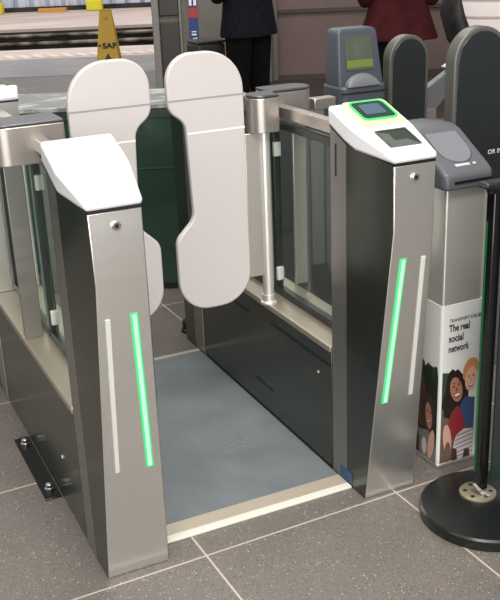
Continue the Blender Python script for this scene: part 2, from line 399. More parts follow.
# ------------------------------------------------------------------ ticket gate pedestals
def pedestal(mx, my, label, lock=True, leds=True):
    tf = lambda p: ((W - p[0]) if mx else p[0], (YM - p[1]) if my else p[1], p[2])
    t = thing('gate_pedestal', tf((.08, .09, 0)), label, 'ticket gate pedestal', 'ticket gate pedestals')
    A0, A1 = (0, -.006, 0), (.161, -.006, 0); B0, B1 = (.018, -.09, .79), (.136, -.09, .79); T0, T1 = (.016, -.088, .951), (.136, -.088, .951)
    C0, C1 = (0, .09, 0), (.161, .09, 0); D0, D1 = (0, .09, .978), (.161, .09, .978); R0, R1 = (0, .17, 0), (.161, .17, 0); S0, S1 = (0, .17, 1.012), (.161, .17, 1.012)
    b = MB(tf)
    vs = [A0, A1, B0, B1, T0, T1, C0, C1, D0, D1, R0, R1, S0, S1]
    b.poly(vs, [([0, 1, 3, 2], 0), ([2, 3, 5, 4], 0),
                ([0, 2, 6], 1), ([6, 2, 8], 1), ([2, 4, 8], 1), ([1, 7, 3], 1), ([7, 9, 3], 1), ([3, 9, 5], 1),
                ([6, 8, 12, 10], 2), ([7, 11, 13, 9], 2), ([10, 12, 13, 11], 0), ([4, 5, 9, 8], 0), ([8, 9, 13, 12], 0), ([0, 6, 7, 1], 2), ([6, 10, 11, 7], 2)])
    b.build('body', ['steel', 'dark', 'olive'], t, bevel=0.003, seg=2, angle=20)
    # plinth shadow gap
    # cap
    z = lambda y: .972 + .35 * (y + .087)
    b = MB(tf)
    sec = lambda y, x0, x1, zb, zt: [(x0, y, zb), (x1, y, zb), (x1, y, zt), (x0, y, zt)]
    b.loft([sec(-.0915, .0135, .1385, .955, .972), sec(.048, -.007, .1625, .968, z(.048)), sec(.09, -.006, .165, .982, z(.09)), sec(.175, -.005, .165, 1.016, 1.063)])
    cap = b.build('cap', 'white', t, bevel=0.008, seg=3, angle=25)
    if mx != my:
        # card reader: pale surround, glowing ring, bezel, screen; below it a sunken scanner window
        def on(x, y, h=0.0): return (W - x, y - .33 * h, z(y) + .94 * h)
        def plate(name, x0, x1, y0, y1, r, h0, h1, m, par, hole=None, bev=0):
            q = rounded([(x0, y0, r), (x1, y0, r), (x1, y1, r), (x0, y1, r)], 6)
            bb = MB(tf)
            if hole:
                g = hole; qi = rounded([(x0 + g, y0 + g, max(r - g, .002)), (x1 - g, y0 + g, max(r - g, .002)), (x1 - g, y1 - g, max(r - g, .002)), (x0 + g, y1 - g, max(r - g, .002))], 6)
                n = len(q); vs = [on(*p, h0) for p in q] + [on(*p, h0) for p in qi] + [on(*p, h1) for p in qi] + [on(*p, h1) for p in q]
                fs = []
                for i in range(n):
                    j = (i + 1) % n
                    for a in range(4):
                        c = (a + 1) % 4; fs.append([a * n + i, a * n + j, c * n + j, c * n + i])
                bb.poly(vs, fs)
            else: bb.loft([[on(*p, h0) for p in q], [on(*p, h1) for p in q]])
            return bb.build(name, m, par, bevel=bev)
        rd = plate('card_reader', .771, .899, .050, .170, .016, -.002, .0035, 'lime', cap)
        plate('bezel', .788, .889, .076, .163, .016, .003, .0055, 'screen_bezel', cap)
        plate('light_ring', .786, .891, .074, .165, .018, .003, .0062, 'green_glow', cap, hole=.006)
        plate('screen', .807, .868, .098, .146, .005, .005, .0066, 'screen_blue', cap)
        plate('window_rim', .783, .875, -.049, .028, .004, -.001, .003, 'window_side', cap, hole=.004)
        plate('scanner_window', .787, .871, -.045, .024, .003, -.0005, .0012, 'window_dark', cap)
        b = MB(tf); b.poly([on(.790, -.043, .0014), (on(.815, -.02, .0014)), on(.815, .010, .0014), on(.790, .022, .0014)], [[0, 1, 2, 3]])
        b.poly([on(.790, -.043, .0014), on(.868, -.043, .0014), on(.85, -.02, .0014), on(.815, -.02, .0014)], [[0, 1, 2, 3]])
        b.build('window_recess', 'window_side', cap)
    # lock
    b = MB(tf); b.cyl((.076, -.086, .918), (.076, -.0945, .918), .0105, n=24); lk = b.build('lock', 'chrome', t, bevel=0.0015)
    b = MB(tf); b.cyl((.076, -.0945, .918), (.076, -.0952, .918), .0048, n=16); b.build('keyhole', 'black', lk)
    # light strips set on the sloping lower front
    fy = lambda z: -.006 - .084 * z / .79
    def strip(name, xb, zb, xt, zt, w, m, o=.0032, par=None):
        b = MB(tf)
        rr = []
        for x, zz in ((xb, zb), (xt, zt)):
            rr.append([(x - w, fy(zz) + .002, zz), (x + w, fy(zz) + .002, zz), (x + w, fy(zz) - o, zz), (x - w, fy(zz) - o, zz)])
        b.loft(rr); return b.build(name, m, par or t, bevel=0.001)
    gs = strip('green_light_strip', .1215, .302, .1005, .713, .0086, 'green_rim'); gs['label'] = 'lit green light strip'
    strip('light_core', .1214, .3055, .1007, .7105, .0048, 'green_strip', .0042, gs)
    strip('pale_strip', .0405, .308, .0405, .71, .0055, 'strip_off')
    # slot on aisle side
    if mx:
        b = MB(tf); b.box((.160, .138, .885), (.1625, .144, .97)); b.build('slot', 'black', t)
        if not my: b = MB(tf); b.box((.1605, .060, .012), (.1622, .125, .044)); st = b.build('sticker', 'blue', t)
    # dark seam under the cap
    b = MB(tf)
    b.loft([[(.0165, -.0885, .949), (.1355, -.0885, .949), (.1355, -.0885, .9555), (.0165, -.0885, .9555)],
            [(-.0006, .09, .976), (.1616, .09, .976), (.1616, .09, .983), (-.0006, .09, .983)],
            [(-.0006, .171, 1.01), (.1616, .171, 1.01), (.1616, .171, 1.017), (-.0006, .171, 1.017)]])
    b.build('seam', 'black', t)
    return t
pedestal(False, False, 'steel pedestal nearest the camera at left with plain white cap')
pedestal(True, False, 'steel pedestal at right with card reader and screen on its white cap')
pedestal(False, True, 'pedestal whose white cap shows at left edge behind the dark-topped head')
pedestal(True, True, 'far right gate pedestal mostly hidden behind the right grey paddle')

# ------------------------------------------------------------------ side barriers
def barrier(mx, label):
    tf = lambda p: ((W - p[0]) if mx else p[0], p[1], p[2])
    t = thing('side_barrier', tf((.08, .65, 0)), label, 'gate barrier', 'barriers between the gate pedestals')
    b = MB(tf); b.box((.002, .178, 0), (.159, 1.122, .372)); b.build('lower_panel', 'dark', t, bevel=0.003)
    b = MB(tf); b.box((-.002, .178, .372), (.163, 1.122, .392)); b.build('sill', 'sill', t, bevel=0.004, seg=3)
    for (y0, y1, z0, z1) in ((.183, .555, .326, .337), (.56, .68, .088, .099), (.72, .83, .310, .321), (.30, .42, .0, .0)):
        if z1 == 0: continue
        b = MB(tf); b.box((.1585, y0, z0), (.1602, y1, z1)); b.build('vent_slot', 'black', t)
    b = MB(tf); b.cyl((.159, .251, .285), (.1612, .251, .285), .004, n=12); b.build('screw', 'strip_off', t)
    b = MB(tf); b.cyl((.002, .36, .16), (-.001, .36, .16), .005, n=12); b.build('screw', 'strip_off', t)
    # glass each side of the centre post, in a dark frame with pale edge strips and clips
    for y0, y1 in ((.182, .648), (.66, 1.118)):
        b = MB(tf); b.box((.078, y0 + .006, .412), (.086, y1 - .006, .935)); g = b.build('glass_panel', 'glass', t)
        b = MB(tf); b.box((.070, y0, .392), (.094, y1, .416)); b.build('bottom_frame', 'frame', t, bevel=0.002)
        b = MB(tf); b.box((.070, y0, .930), (.094, y1, .952)); b.build('top_frame', 'frame', t, bevel=0.002)
        for ye in (y0, y1 - .016):
            b = MB(tf); b.box((.070, ye, .416), (.094, ye + .016, .93)); b.build('frame_upright', 'frame' if ye != y0 else 'glass_edge', t, bevel=0.002)
        ye = y1 - .022 if y0 < .5 else y0 + .022
        for zc in (.462, .862):
            b = MB(tf); b.box((.073, ye - .007, zc - .022), (.097, ye + .007, zc + .022)); b.build('glass_clip', 'strip_off', t, bevel=0.003)
        b = MB(tf); b.box((.066, max(y0 - .02, .178), .965), (.098, min(y1 + .02, 1.122), 1.0)); b.build('top_rail', 'head', t, bevel=0.003)
    # hinge post with a steel wing plate, bearing head and lid
    xs = .153 if mx else .146
    b = MB(tf); b.cyl((xs, .575, .392), (xs, .575, .94), .0175, n=28); po = b.build('hinge_post', 'steel_vert', t, smooth=True)
    b = MB(tf); b.lathe((xs, .575, .392), [(.026, 0), (.026, .006), (.0205, .010), (.0205, .03)], 28); b.build('post_collar', 'steel_vert', po, smooth=True)
    b = MB(tf); b.box((-.042 if mx else .002, .676, .392), (.003 if mx else .056, .686, .93)); b.build('wing_plate', 'steel_pale' if mx else 'olive', t, bevel=0.002)
    # a rounded bearing head over each post, each with a dark lid
    if mx: plans = [rounded([(.118, .533, .006), (.203, .533, .042), (.203, .618, .042), (.118, .618, .006)], 10), rounded([(-.035, .600, .042), (.117, .600, .01), (.117, .700, .01), (-.035, .700, .042)], 8)]
    else: plans = [rounded([(-.045, .535, .045), (.149, .535, .006), (.149, .665, .006), (-.045, .665, .045)], 8)]
    for plan in plans:
        b = MB(tf); b.prism(plan, 'z', .934, 1.034); hd = b.build('bearing_head', 'head', t, bevel=0.002)
        b = MB(tf); b.prism(plan, 'z', 1.0345, 1.043); b.build('head_lid', 'lid', hd, bevel=0.003)
    if mx:
        b = MB(tf); b.box((-.12, .62, .965), (-.045, .66, 1.0)); b.build('cross_rail', 'head', t, bevel=0.003)
    return t
barrier(False, 'side barrier with glass and pale sill behind the left plain-capped pedestal')
barrier(True, 'side barrier with slotted dark panel, sill and glass behind right card-reader pedestal')

# ------------------------------------------------------------------ paddles
def paddle(mx, label):
    ax = .4265
    tf = (lambda p: (2 * ax - p[0], p[1], p[2])) if mx else (lambda p: p)
    t = thing('gate_paddle', tf((.72, .57, .42)), label, 'gate paddle', 'grey gate paddles')
    out = rounded([(.451, 1.178, .112), (.683, 1.178, .112), (.685, .42, .10), (.452, .42, .095), (.452, .648, .05), (.511, .705, .05), (.501, .985, .05), (.451, 1.022, .05)], 10)
    b = MB(tf); b.prism(out, 'y', .559, .581); leaf = b.build('leaf', 'paddle', t, bevel=0.005, seg=3)
    for z0, z1, x0, m in ((1.0485, 1.0535, .4515, 'paddle_line'), (.9535, .958, .5035, 'paddle_light')):
        for y0, y1 in ((.5584, .5592), (.5808, .5816)):
            b = MB(tf); b.box((x0, y0, z0), (.683, y1, z1)); b.build('groove', m, leaf)
    if not mx: b = MB(tf); b.box((.684, .566, .49), (.7315, .574, .932)); b.build('wing_plate', 'steel_pale', t, bevel=0.002)
    return t
paddle(False, 'right grey paddle of the closed gate, fully in view')
paddle(True, 'left grey paddle of the closed gate, partly behind white cap')

# ------------------------------------------------------------------ mat between the pedestals
t = thing('floor_mat', (.4515, .6, 0), 'blue-grey rubber mat with pale edge strip between the two gate sides', 'mat')
b = MB(); b.box((.163, .135, 0), (.740, 1.165, .006)); mt = b.build('mat_surface', 'mat', t, bevel=0.002)
b = MB()
for i in range(7):
    for j in range(6):
        if random.random() < .8:
            x, y = .50 + i * .016 + random.uniform(-.002, .002), .40 + j * .017; w_ = random.uniform(.006, .011)
            b.box((x, y, .0058), (x + w_, y + w_, .0066))
b.build('scuff_mark', 'scuff', mt)
b = MB(); b.box((.163, .084, 0), (.740, .135, .0075)); b.build('edge_strip', 'mat_strip', t, bevel=0.002)
b = MB(); b.box((.163, .060, 0), (.740, .084, .0078)); b.build('white_edge', 'mat_white', t, bevel=0.002)
b = MB(); b.box((.163, 1.165, 0), (.740, 1.185, .0075)); b.build('back_strip', 'mat_strip', t, bevel=0.002)

# floor plate with bolts at the left barrier
t = thing('floor_plate', (-.025, .615, 0), 'dark floor plate with chrome bolts beside left barrier', 'floor plate')
b = MB(); b.box((-.048, .42, 0), (-.001, .82, .005)); b.build('plate', 'gloss_black', t, bevel=0.0015)
for y in (.475, .775):
    b = MB(); b.lathe((-.022, y, .005), [(.015, 0), (.015, .004), (.011, .006), (.011, .015), (.007, .018)], 18); b.build('bolt', 'chrome', t, smooth=True)

# dark green counter beyond the gate
t = thing('barrier_counter', at(-1.3, 4.28), 'long dark green glossy counter standing beyond the closed paddles', 'counter')
b = RB(); b.box((-3.2, 4.075, 0.03), (-.17, 4.47, .805)); b.build('counter_body', 'counter', t, bevel=0.004)
b = RB(); b.box((-3.2, 4.068, .808), (-.165, 4.50, .828)); b.build('counter_top', 'counter_top', t, bevel=0.003)
b = RB(); b.box((-3.2, 4.066, .772), (-.168, 4.075, .806)); b.build('upper_band', 'counter_dark', t)
b = RB(); b.box((-3.2, 4.071, .552), (-.17, 4.075, .558)); b.build('panel_joint', 'counter_dark', t)
b = RB(); b.box((-3.18, 4.09, 0), (-.18, 4.45, .03)); b.build('plinth', 'black', t)

# housing of the older gates behind the right barrier
t = thing('gate_housing', (1.45, 1.5, 0), 'long dark grey housing of the older gate seen through the right glass', 'gate housing')
b = MB(); b.box((1.325, 1.00, 0.04), (1.55, 2.15, .745)); b.build('housing_body', 'housing', t, bevel=0.01)
b = MB(); b.box((1.32, .995, .745), (1.555, 2.155, .765)); b.build('housing_top', 'frame', t, bevel=0.006)
b = MB(); b.box((1.335, 1.01, 0), (1.54, 2.14, .04)); b.build('plinth', 'black', t)

t = thing('floor_stop', (.772, 1.375, 0), 'small black rubber stop on the floor beyond the far pedestal', 'floor stop')
b = MB(); b.lathe((.772, 1.375, 0), [(.024, 0), (.024, .01), (.018, .015), (.018, .046), (.012, .052)], 20); b.build('stop_body', 'black', t, smooth=True)
b = MB(); b.lathe((.772, 1.375, .052), [(.009, 0), (.009, .003)], 12); b.build('stop_screw', 'chrome', t)

# ------------------------------------------------------------------ poster pedestal with grey reader head
PX0, PX1, PY0, PY1 = 1.012, 1.162, .032, .165
t = thing('reader_pedestal', (1.09, .1, 0), 'steel reader pedestal with grey head and a poster wrapped round its foot', 'card reader')
col = rounded([(PX0, PY0, .008), (PX1, PY0, .03), (PX1, PY1, .03), (PX0, PY1, .016)], 6)
b = MB(); b.prism(col, 'z', 0, .835); b.build('column', 'steel_vert', t, smooth=True, angle=50)
# poster wrap: left and front faces, a shade proud of the steel
wrap = rounded([(PX0 - .0015, PY0 - .0015, .008), (PX1 + .0015, PY0 - .0015, .03), (PX1 + .0015, PY1 + .0015, .03), (PX0 - .0015, PY1 + .0015, .016)], 6)
b = MB(); b.prism(wrap, 'z', .012, .505); wr = b.build('poster_wrap', 'poster', t, smooth=True, angle=50)
XU, ZU = Vector((1, 0, 0)), Vector((0, 0, 1)); fy0 = PY0 - .0022
text('poster_text', 'TRANSPORT FOR BRI', .0145, Vector((1.036, fy0, .453)), XU, ZU, 'ink', wr, width=.112)
for i, (s_, w_) in enumerate((('The real', .070), ('social', .050), ('network', .071))):
    text('poster_text', s_, .030, Vector((1.035, fy0, .425 - i * .031)), XU, ZU, 'ink', wr, width=w_, bold=.0007)

class Pic:
    """printed picture: flat patches on the poster's front or left face, each a hair above the last"""
    def __init__(s, face): s.mb = MB(); s.mats = []; s.k = 0; s.face = face
    def P(s, a, z):
        o = .0018 + .00006 * s.k
        if s.face == 'front': a = 1.012 + (a - 1.022) * 1.12
        z = .012 + (z - .012) * .92
        return (a, PY0 - o, z) if s.face == 'front' else (PX0 - o, a, z)
    def mi(s, m):
        if m not in s.mats: s.mats.append(m)
        return s.mats.index(m)
    def poly(s, pts, m): s.k += 1; s.mb.face([s.P(*p) for p in pts], s.mi(m))
    def ell(s, a, z, ra, rz, m, rot=0, n=22, wob=0):
        pts = []
        for i in range(n):
            t = 2 * math.pi * i / n; k = 1 + (random.uniform(-wob, wob) if wob else 0)
            x, y = ra * k * math.cos(t), rz * k * math.sin(t)
            pts.append((a + x * math.cos(rot) - y * math.sin(rot), z + x * math.sin(rot) + y * math.cos(rot)))
        s.poly(pts, m)
pc = Pic('front'); E_, Q_ = pc.ell, pc.poly
Q_([(1.0275, .014), (1.132, .014), (1.132, .19), (1.10, .25), (1.06, .24), (1.0275, .27)], 'p_mid')
Q_([(1.0275, .20), (1.046, .22), (1.052, .30), (1.046, .325), (1.0275, .33)], 'p_tree2')
E_(1.070, .262, .031, .070, 'p_hair', .1, 30, .09); E_(1.052, .22, .022, .055, 'p_hair', 0, 24, .1); E_(1.092, .23, .02, .06, 'p_hair', 0, 24, .1)
E_(1.072, .262, .0185, .044, 'p_face', .18)
for dx, dz in ((-.008, .012), (.008, .016)): E_(1.072 + dx, .262 + dz, .0035, .0035, 'p_eye'); E_(1.072 + dx, .273 + dz, .005, .0016, 'p_hair', .2)
E_(1.073, .262, .003, .006, 'p_lip'); E_(1.075, .242, .0098, .0085, 'p_lip', .25); E_(1.075, .2435, .0082, .0048, 'p_teeth', .25)
Q_([(1.046, .12), (1.058, .185), (1.075, .205), (1.095, .19), (1.108, .12), (1.10, .08), (1.06, .09)], 'p_red')
Q_([(1.085, .205), (1.10, .23), (1.131, .22), (1.131, .11), (1.112, .105)], 'p_blue')
E_(1.114, .320, .023, .040, 'p_ginger', -.2, 26, .05)
E_(1.116, .288, .018, .042, 'p_fair', -.05)
for dx in (-.007, .007): E_(1.116 + dx, .298, .0028, .003, 'p_eye')
E_(1.117, .265, .008, .0055, 'p_lip'); E_(1.117, .2665, .0065, .003, 'p_teeth'); E_(1.116, .284, .0025, .006, 'p_fair2')
Q_([(1.066, .05), (1.075, .10), (1.10, .118), (1.131, .11), (1.131, .016), (1.07, .016)], 'p_stripe')
for i in range(6): Q_([(1.075, .10 - i * .015), (1.131, .108 - i * .015), (1.131, .104 - i * .015), (1.074, .096 - i * .015)], 'p_grey')
Q_([(1.064, .014), (1.082, .014), (1.080, .05), (1.066, .06)], 'p_dark'); Q_([(1.10, .014), (1.122, .014), (1.12, .04), (1.104, .045)], 'p_dark')
E_(1.048, .095, .013, .055, 'p_pink', .1); E_(1.05, .05, .010, .036, 'p_mid')
pc.mb.build('poster_picture', pc.mats, wr)
pl_ = Pic('left'); E_, Q_ = pl_.ell, pl_.poly
Q_([(.150, .014), (.039, .014), (.039, .32), (.07, .335), (.10, .33), (.13, .37), (.150, .36)], 'p_tree')
for i in range(14): E_(random.uniform(.05, .145), random.uniform(.25, .33), .012, .016, random.choice(('p_tree', 'p_tree2')), 0, 12, .25)
E_(.115, .20, .026, .085, 'p_brown', 0, 24, .08); E_(.08, .17, .032, .075, 'p_dark', 0, 24, .08)
E_(.077, .165, .016, .046, 'p_face', -.1); E_(.084, .18, .003, .004, 'p_eye'); E_(.070, .18, .003, .004, 'p_eye'); E_(.077, .145, .007, .006, 'p_lip'); E_(.077, .146, .0055, .003, 'p_teeth')
Q_([(.150, .014), (.039, .014), (.039, .07), (.075, .115), (.12, .10), (.150, .13)], 'p_grey')
E_(.062, .07, .014, .055, 'p_pink', .15); Q_([(.15, .014), (.12, .014), (.118, .07), (.15, .10)], 'p_dark'); E_(.095, .05, .012, .03, 'p_stripe')
pl_.mb.build('poster_picture', pl_.mats, wr)
b = MB(); b.box((PX0 - .004, PY0 - .004, 0), (PX1 + .004, PY1 + .004, .012)); b.build('foot_trim', 'steel_pale', t, bevel=0.003)
# head
hx0, hx1 = .992, 1.150
b = MB()
prof = [(.012, .832), (.012, .872), (.03, .886), (.165, .964), (.20, .972), (.34, .962), (.34, .845), (.19, .832)]
def hring(x, s): return [(x, .16 + (y - .16) * s, .90 + (z_ - .90) * s) for y, z_ in prof]
b.loft([hring(hx0, .93), hring(hx0 + .012, 1), hring(hx1 - .012, 1), hring(hx1, .93)])
hd = b.build('reader_head', 'reader_grey', t, bevel=0.008, seg=3)
sl = (.964 - .886) / (.165 - .03)
def hp(x, y, h=0): return (x, y - .56 * h, .886 + (y - .03) * sl + .83 * h)
def head_plate(name, pts, h0, h1, m):
    b = MB(); b.loft([[hp(*p, h0) for p in pts], [hp(*p, h1) for p in pts]]); return b.build(name, m, hd, bevel=0.0015)
pad = [(1.072 + .050 * math.cos(a), .098 + .050 * math.sin(a)) for a in [math.pi + math.pi * i / 20 for i in range(21)]] + [(1.122, .152), (1.022, .152)]
head_plate('touch_pad_ring', [(1.072 + (x - 1.072) * 1.08, .105 + (y - .105) * 1.06) for x, y in pad], -.001, .0012, 'reader_dark')
head_plate('touch_pad', pad, 0, .0026, 'reader_pad')
head_plate('label_strip', [(1.042, .036), (1.088, .036), (1.088, .044), (1.042, .044)], 0, .001, 'label')
head_plate('label_strip', [(1.098, .037), (1.108, .037), (1.108, .043), (1.098, .043)], 0, .001, 'label')
b = MB(); b.box((hx0 + .03, .0095, .850), (hx1 - .012, .016, .857)); b.build('ticket_slot', 'black', hd)

# far reader with upright screen
cx, cy = 1.455, 1.22
t = thing('screen_reader', (cx, cy, .765), 'grey upright reader with lit screen standing behind the right pedestal', 'card reader')
b = MB(); b.prism(rounded([(cx - .102, cy - .075, .03), (cx + .102, cy - .075, .03), (cx + .102, cy + .08, .03), (cx - .102, cy + .08, .03)], 5), 'z', .765, .932); b.build('reader_base', 'reader_dark', t, bevel=0.01, seg=3)
b = MB(); fr_ = rounded([(cx - .098, .925, .01), (cx + .098, .925, .01), (cx + .078, 1.135, .022), (cx - .088, 1.135, .022)], 6)
b.loft([[(x, cy - .05 + (z_ - .93) * .12, z_) for x, z_ in fr_], [(x, cy + .055 + (z_ - .93) * .02, z_) for x, z_ in fr_]])
hs = b.build('screen_housing', 'reader_dark', t, bevel=0.008, seg=3)
def sp_(x, z_, o): return (cx + x, cy - .05 + (z_ - .93) * .12 - o, z_)
M['scr'] = mat('screen_green_grey', rgb(70, 76, 62), 0.2, emit=rgb(84, 90, 74), estr=0.2)
M['scr2'] = mat('screen_lime', rgb(92, 106, 46), 0.2, emit=rgb(104, 120, 50), estr=0.3)
M['scr3'] = mat('screen_dim', rgb(74, 82, 70), 0.2, emit=rgb(74, 82, 70), estr=0.2)
b = MB(); b.loft([[sp_(x, z_, .0005) for x, z_ in ((-.062, .985), (.056, .985), (.050, 1.105), (-.058, 1.105))], [sp_(x, z_, .004) for x, z_ in ((-.062, .985), (.056, .985), (.050, 1.105), (-.058, 1.105))]]); scn = b.build('screen', 'scr', hs, bevel=0.001)
b = MB(); b.loft([[sp_(x, z_, .004) for x, z_ in ((-.060, .995), (.054, .995), (.053, 1.022), (-.059, 1.022))], [sp_(x, z_, .0045) for x, z_ in ((-.060, .995), (.054, .995), (.053, 1.022), (-.059, 1.022))]]); b.build('screen_band', 'scr2', scn)
b = MB(); b.loft([[sp_(x, z_, .004) for x, z_ in ((-.03, 1.03), (.015, 1.03), (.012, 1.085), (-.028, 1.085))], [sp_(x, z_, .0045) for x, z_ in ((-.03, 1.03), (.015, 1.03), (.012, 1.085), (-.028, 1.085))]]); b.build('screen_figure', 'scr3', scn)
b = MB(); rg = []
for k in range(7):
    a = math.pi * k / 6 / 2; h = .045 * math.cos(a); 
    rg.append([(cx - .005 + .070 * math.cos(q), cy - .055 - .028 * math.sin(a) , .930 + max(h, .002) * math.sin(q)) for q in [math.pi * i / 16 for i in range(17)]])
b.loft(rg); b.build('speaker_dome', 'reader_pad', hs, smooth=True, angle=70)
b = MB(); b.box((cx - .100, cy - .079, .905), (cx + .100, cy - .073, .909)); b.build('groove', 'black', t)

# ------------------------------------------------------------------ older gates with arched dark paddles
def arch(xc, yc, w, ztop, zbot, thick, label, lettering=False):
    t = thing('arched_paddle', (xc, yc, 0), label, 'gate paddle', 'dark arched gate paddles')
    def outline(g):
        h = w / 2 - g
        return [(xc - h, zbot + g), (xc + h, zbot + g)] + [(xc + h * math.cos(a), ztop - w / 2 + h * math.sin(a)) for a in [math.pi * i / 24 for i in range(25)]]
    b = MB(); b.prism(outline(0), 'y', yc - thick / 2, yc + thick / 2); rim = b.build('rim', 'arch_rim', t, bevel=0.006, seg=3)
    b = MB(); b.prism(outline(.014), 'y', yc - thick / 2 - .003, yc + thick / 2 + .003); pn = b.build('panel', 'arch', t, bevel=0.002)
    b = MB(); b.box((xc - w * .5, yc - .05, 0), (xc + w * .5, yc + .05, zbot + .02)); b.build('hinge_base', 'olive', t, bevel=0.006)
    if lettering:
        text('paddle_lettering', 'OR IN', .022, Vector((xc + .036, yc - thick / 2 - .0036, .766)), XU, ZU, 'sign_white', pn)
    return t
arch(1.672, 1.20, .178, 1.095, .40, .05, 'dark round-topped paddle behind the grey pad reader, farther of two')
arch(1.517, .57, .216, 1.178, .40, .05, 'dark round-topped paddle cut by the right edge of frame', True)
t = thing('angled_wing', (2.12, 1.6, 0), 'slanting dark grey wing panel seen between the two dark arched paddles', 'gate panel')
b = MB(); b.prism([(2.03, .70), (2.09, .70), (2.185, .79), (2.185, .885), (2.03, .80)], 'y', 1.585, 1.625); b.build('wing', 'housing', t, bevel=0.004)
b = MB(); b.prism([(2.165, .882), (2.19, .89), (2.19, .91), (2.15, .89)], 'y', 1.57, 1.63); b.build('wing_cap', 'label', t, bevel=0.003)
b = MB(); b.box((2.03, 1.58, 0), (2.10, 1.63, .72)); b.build('post', 'hoard_lt', t, bevel=0.004)
t = thing('pink_lit_edge', (3.67, 4.6, 0), 'slim strip painted as a pinkish-lit wall edge behind the upright reader, beside maroon coat', 'post')
b = MB(); b.box((3.632, 4.56, 0.02), (3.70, 4.64, .80)); b.build('shaft', 'pink', t, bevel=0.01)  # pink colour paints the light on a wall edge
b = MB(); b.box((3.61, 4.53, 0), (3.72, 4.67, .02)); b.build('foot', 'black', t, bevel=0.004)
b = MB(); b.box((3.628, 4.555, .80), (3.704, 4.645, .815)); b.build('top', 'hoard_lt', t, bevel=0.004)

# ------------------------------------------------------------------ stanchion with banner at right
sx, sy = .985, -.222
t = thing('banner_stanchion', (sx, sy, 0), 'black banner stanchion on a round base at the right edge', 'stanchion')
b = MB(); b.lathe((sx, sy, 0), [(.171, 0), (.174, .004), (.174, .028), (.169, .033), (.10, .039), (.05, .042)], 72); b.build('round_base', 'disc', t, smooth=True, angle=40)
b = MB(); b.lathe((sx + .004, sy + .040, .041), [(.049, 0), (.049, .006), (.045, .008)], 40); fl = b.build('flange', 'flange', t, smooth=True, angle=40)
for k in range(6):
    a = k * math.pi / 3 + .5; b = MB(); b.lathe((sx + .004 + .034 * math.cos(a), sy + .040 + .034 * math.sin(a), .0485), [(.006, 0), (.006, .001)], 12); b.build('flange_hole', 'black', fl)
b = MB(); b.box((sx + .004, sy + .034, .049), (sx + .032, sy + .064, .895)); b.build('post', 'gloss_black', t, bevel=0.003)
b = MB(); b.box((sx + .0025, sy + .054, .10), (sx + .0045, sy + .060, .80)); b.build('led_reflection_line', 'painted_green_glow', t)  # thin strip painted as the green LED glow reflected in the post
b = MB(); b.cyl(((sx + .008) - .012, (sy + .03) - .01, .06), ((sx + .008) + .012, (sy + .03) - .02, .045), .006, n=12); b.cyl(((sx + .008) - .012, (sy + .03) - .01, .06), ((sx + .008) - .02, (sy + .03) + .01, .075), .006, n=12); b.build('lock_lever', 'chrome', t, smooth=True)
bn = [(sx + .030, .075, .012), (sx + .62, .075, 0), (sx + .62, .86, 0), (sx + .030, .86, 0)]
b = MB(); b.prism(rounded(bn, 6), 'y', sy + .020, sy + .025); b.build('banner', 'banner', t)
b = MB(); b.cyl(((sx + .008) - .02, (sy + .03) + .005, .885), ((sx + .008) + .62, (sy + .03) + .005, .885), .012, n=16); b.build('top_bar', 'gloss_black', t, smooth=True)
b = MB(); b.loft([[((sx + .008) - .045, (sy + .03) - .012, .893), ((sx + .008) + .05, (sy + .03) - .022, .880), ((sx + .008) + .05, (sy + .03) + .03, .880), ((sx + .008) - .045, (sy + .03) + .02, .893)], [((sx + .008) - .04, (sy + .03) - .012, .907), ((sx + .008) + .05, (sy + .03) - .022, .905), ((sx + .008) + .05, (sy + .03) + .03, .905), ((sx + .008) - .04, (sy + .03) + .02, .907)]]); cl = b.build('clip', 'black', t, bevel=0.005)
b = MB(); b.cyl(((sx + .008) + .022, (sy + .03) - .025, .888), ((sx + .008) + .022, (sy + .03) - .025, .906), .008, n=14); b.cyl(((sx + .008) + .002, (sy + .03) - .018, .893), ((sx + .008) + .002, (sy + .03) - .018, .908), .005, n=12); b.build('clip_screw', 'chrome', cl, smooth=True)

# ------------------------------------------------------------------ people
def ring(c, rx, ry, n=20, rot=0.0, sq=1.0):
    out = []
    for i in range(n):
        a = 2 * math.pi * i / n; ca, sa = math.cos(a), math.sin(a)
        x = rx * math.copysign(abs(ca) ** sq, ca); y = ry * math.copysign(abs(sa) ** sq, sa)
        out.append((c[0] + x * math.cos(rot) - y * math.sin(rot), c[1] + x * math.sin(rot) + y * math.cos(rot), c[2]))
    return out
def tube(b, pts, n=14, mi=0):
    """pts: (x, y, z, r) swept as one tapering tube"""
    rings = []; prev = None
    for i, p in enumerate(pts):
        c = Vector(p[:3]); q0 = Vector(pts[max(i - 1, 0)][:3]); q1 = Vector(pts[min(i + 1, len(pts) - 1)][:3]); d = (q1 - q0).normalized()
        a = (Vector((1, 0, 0)) - d * d.x) if abs(d.x) < .9 else (Vector((0, 1, 0)) - d * d.y)
        a.normalize(); e = d.cross(a)
        rings.append([tuple(c + a * p[3] * math.cos(t) + e * p[3] * math.sin(t)) for t in [2 * math.pi * k / n for k in range(n)]])
    b.loft(rings, mi)

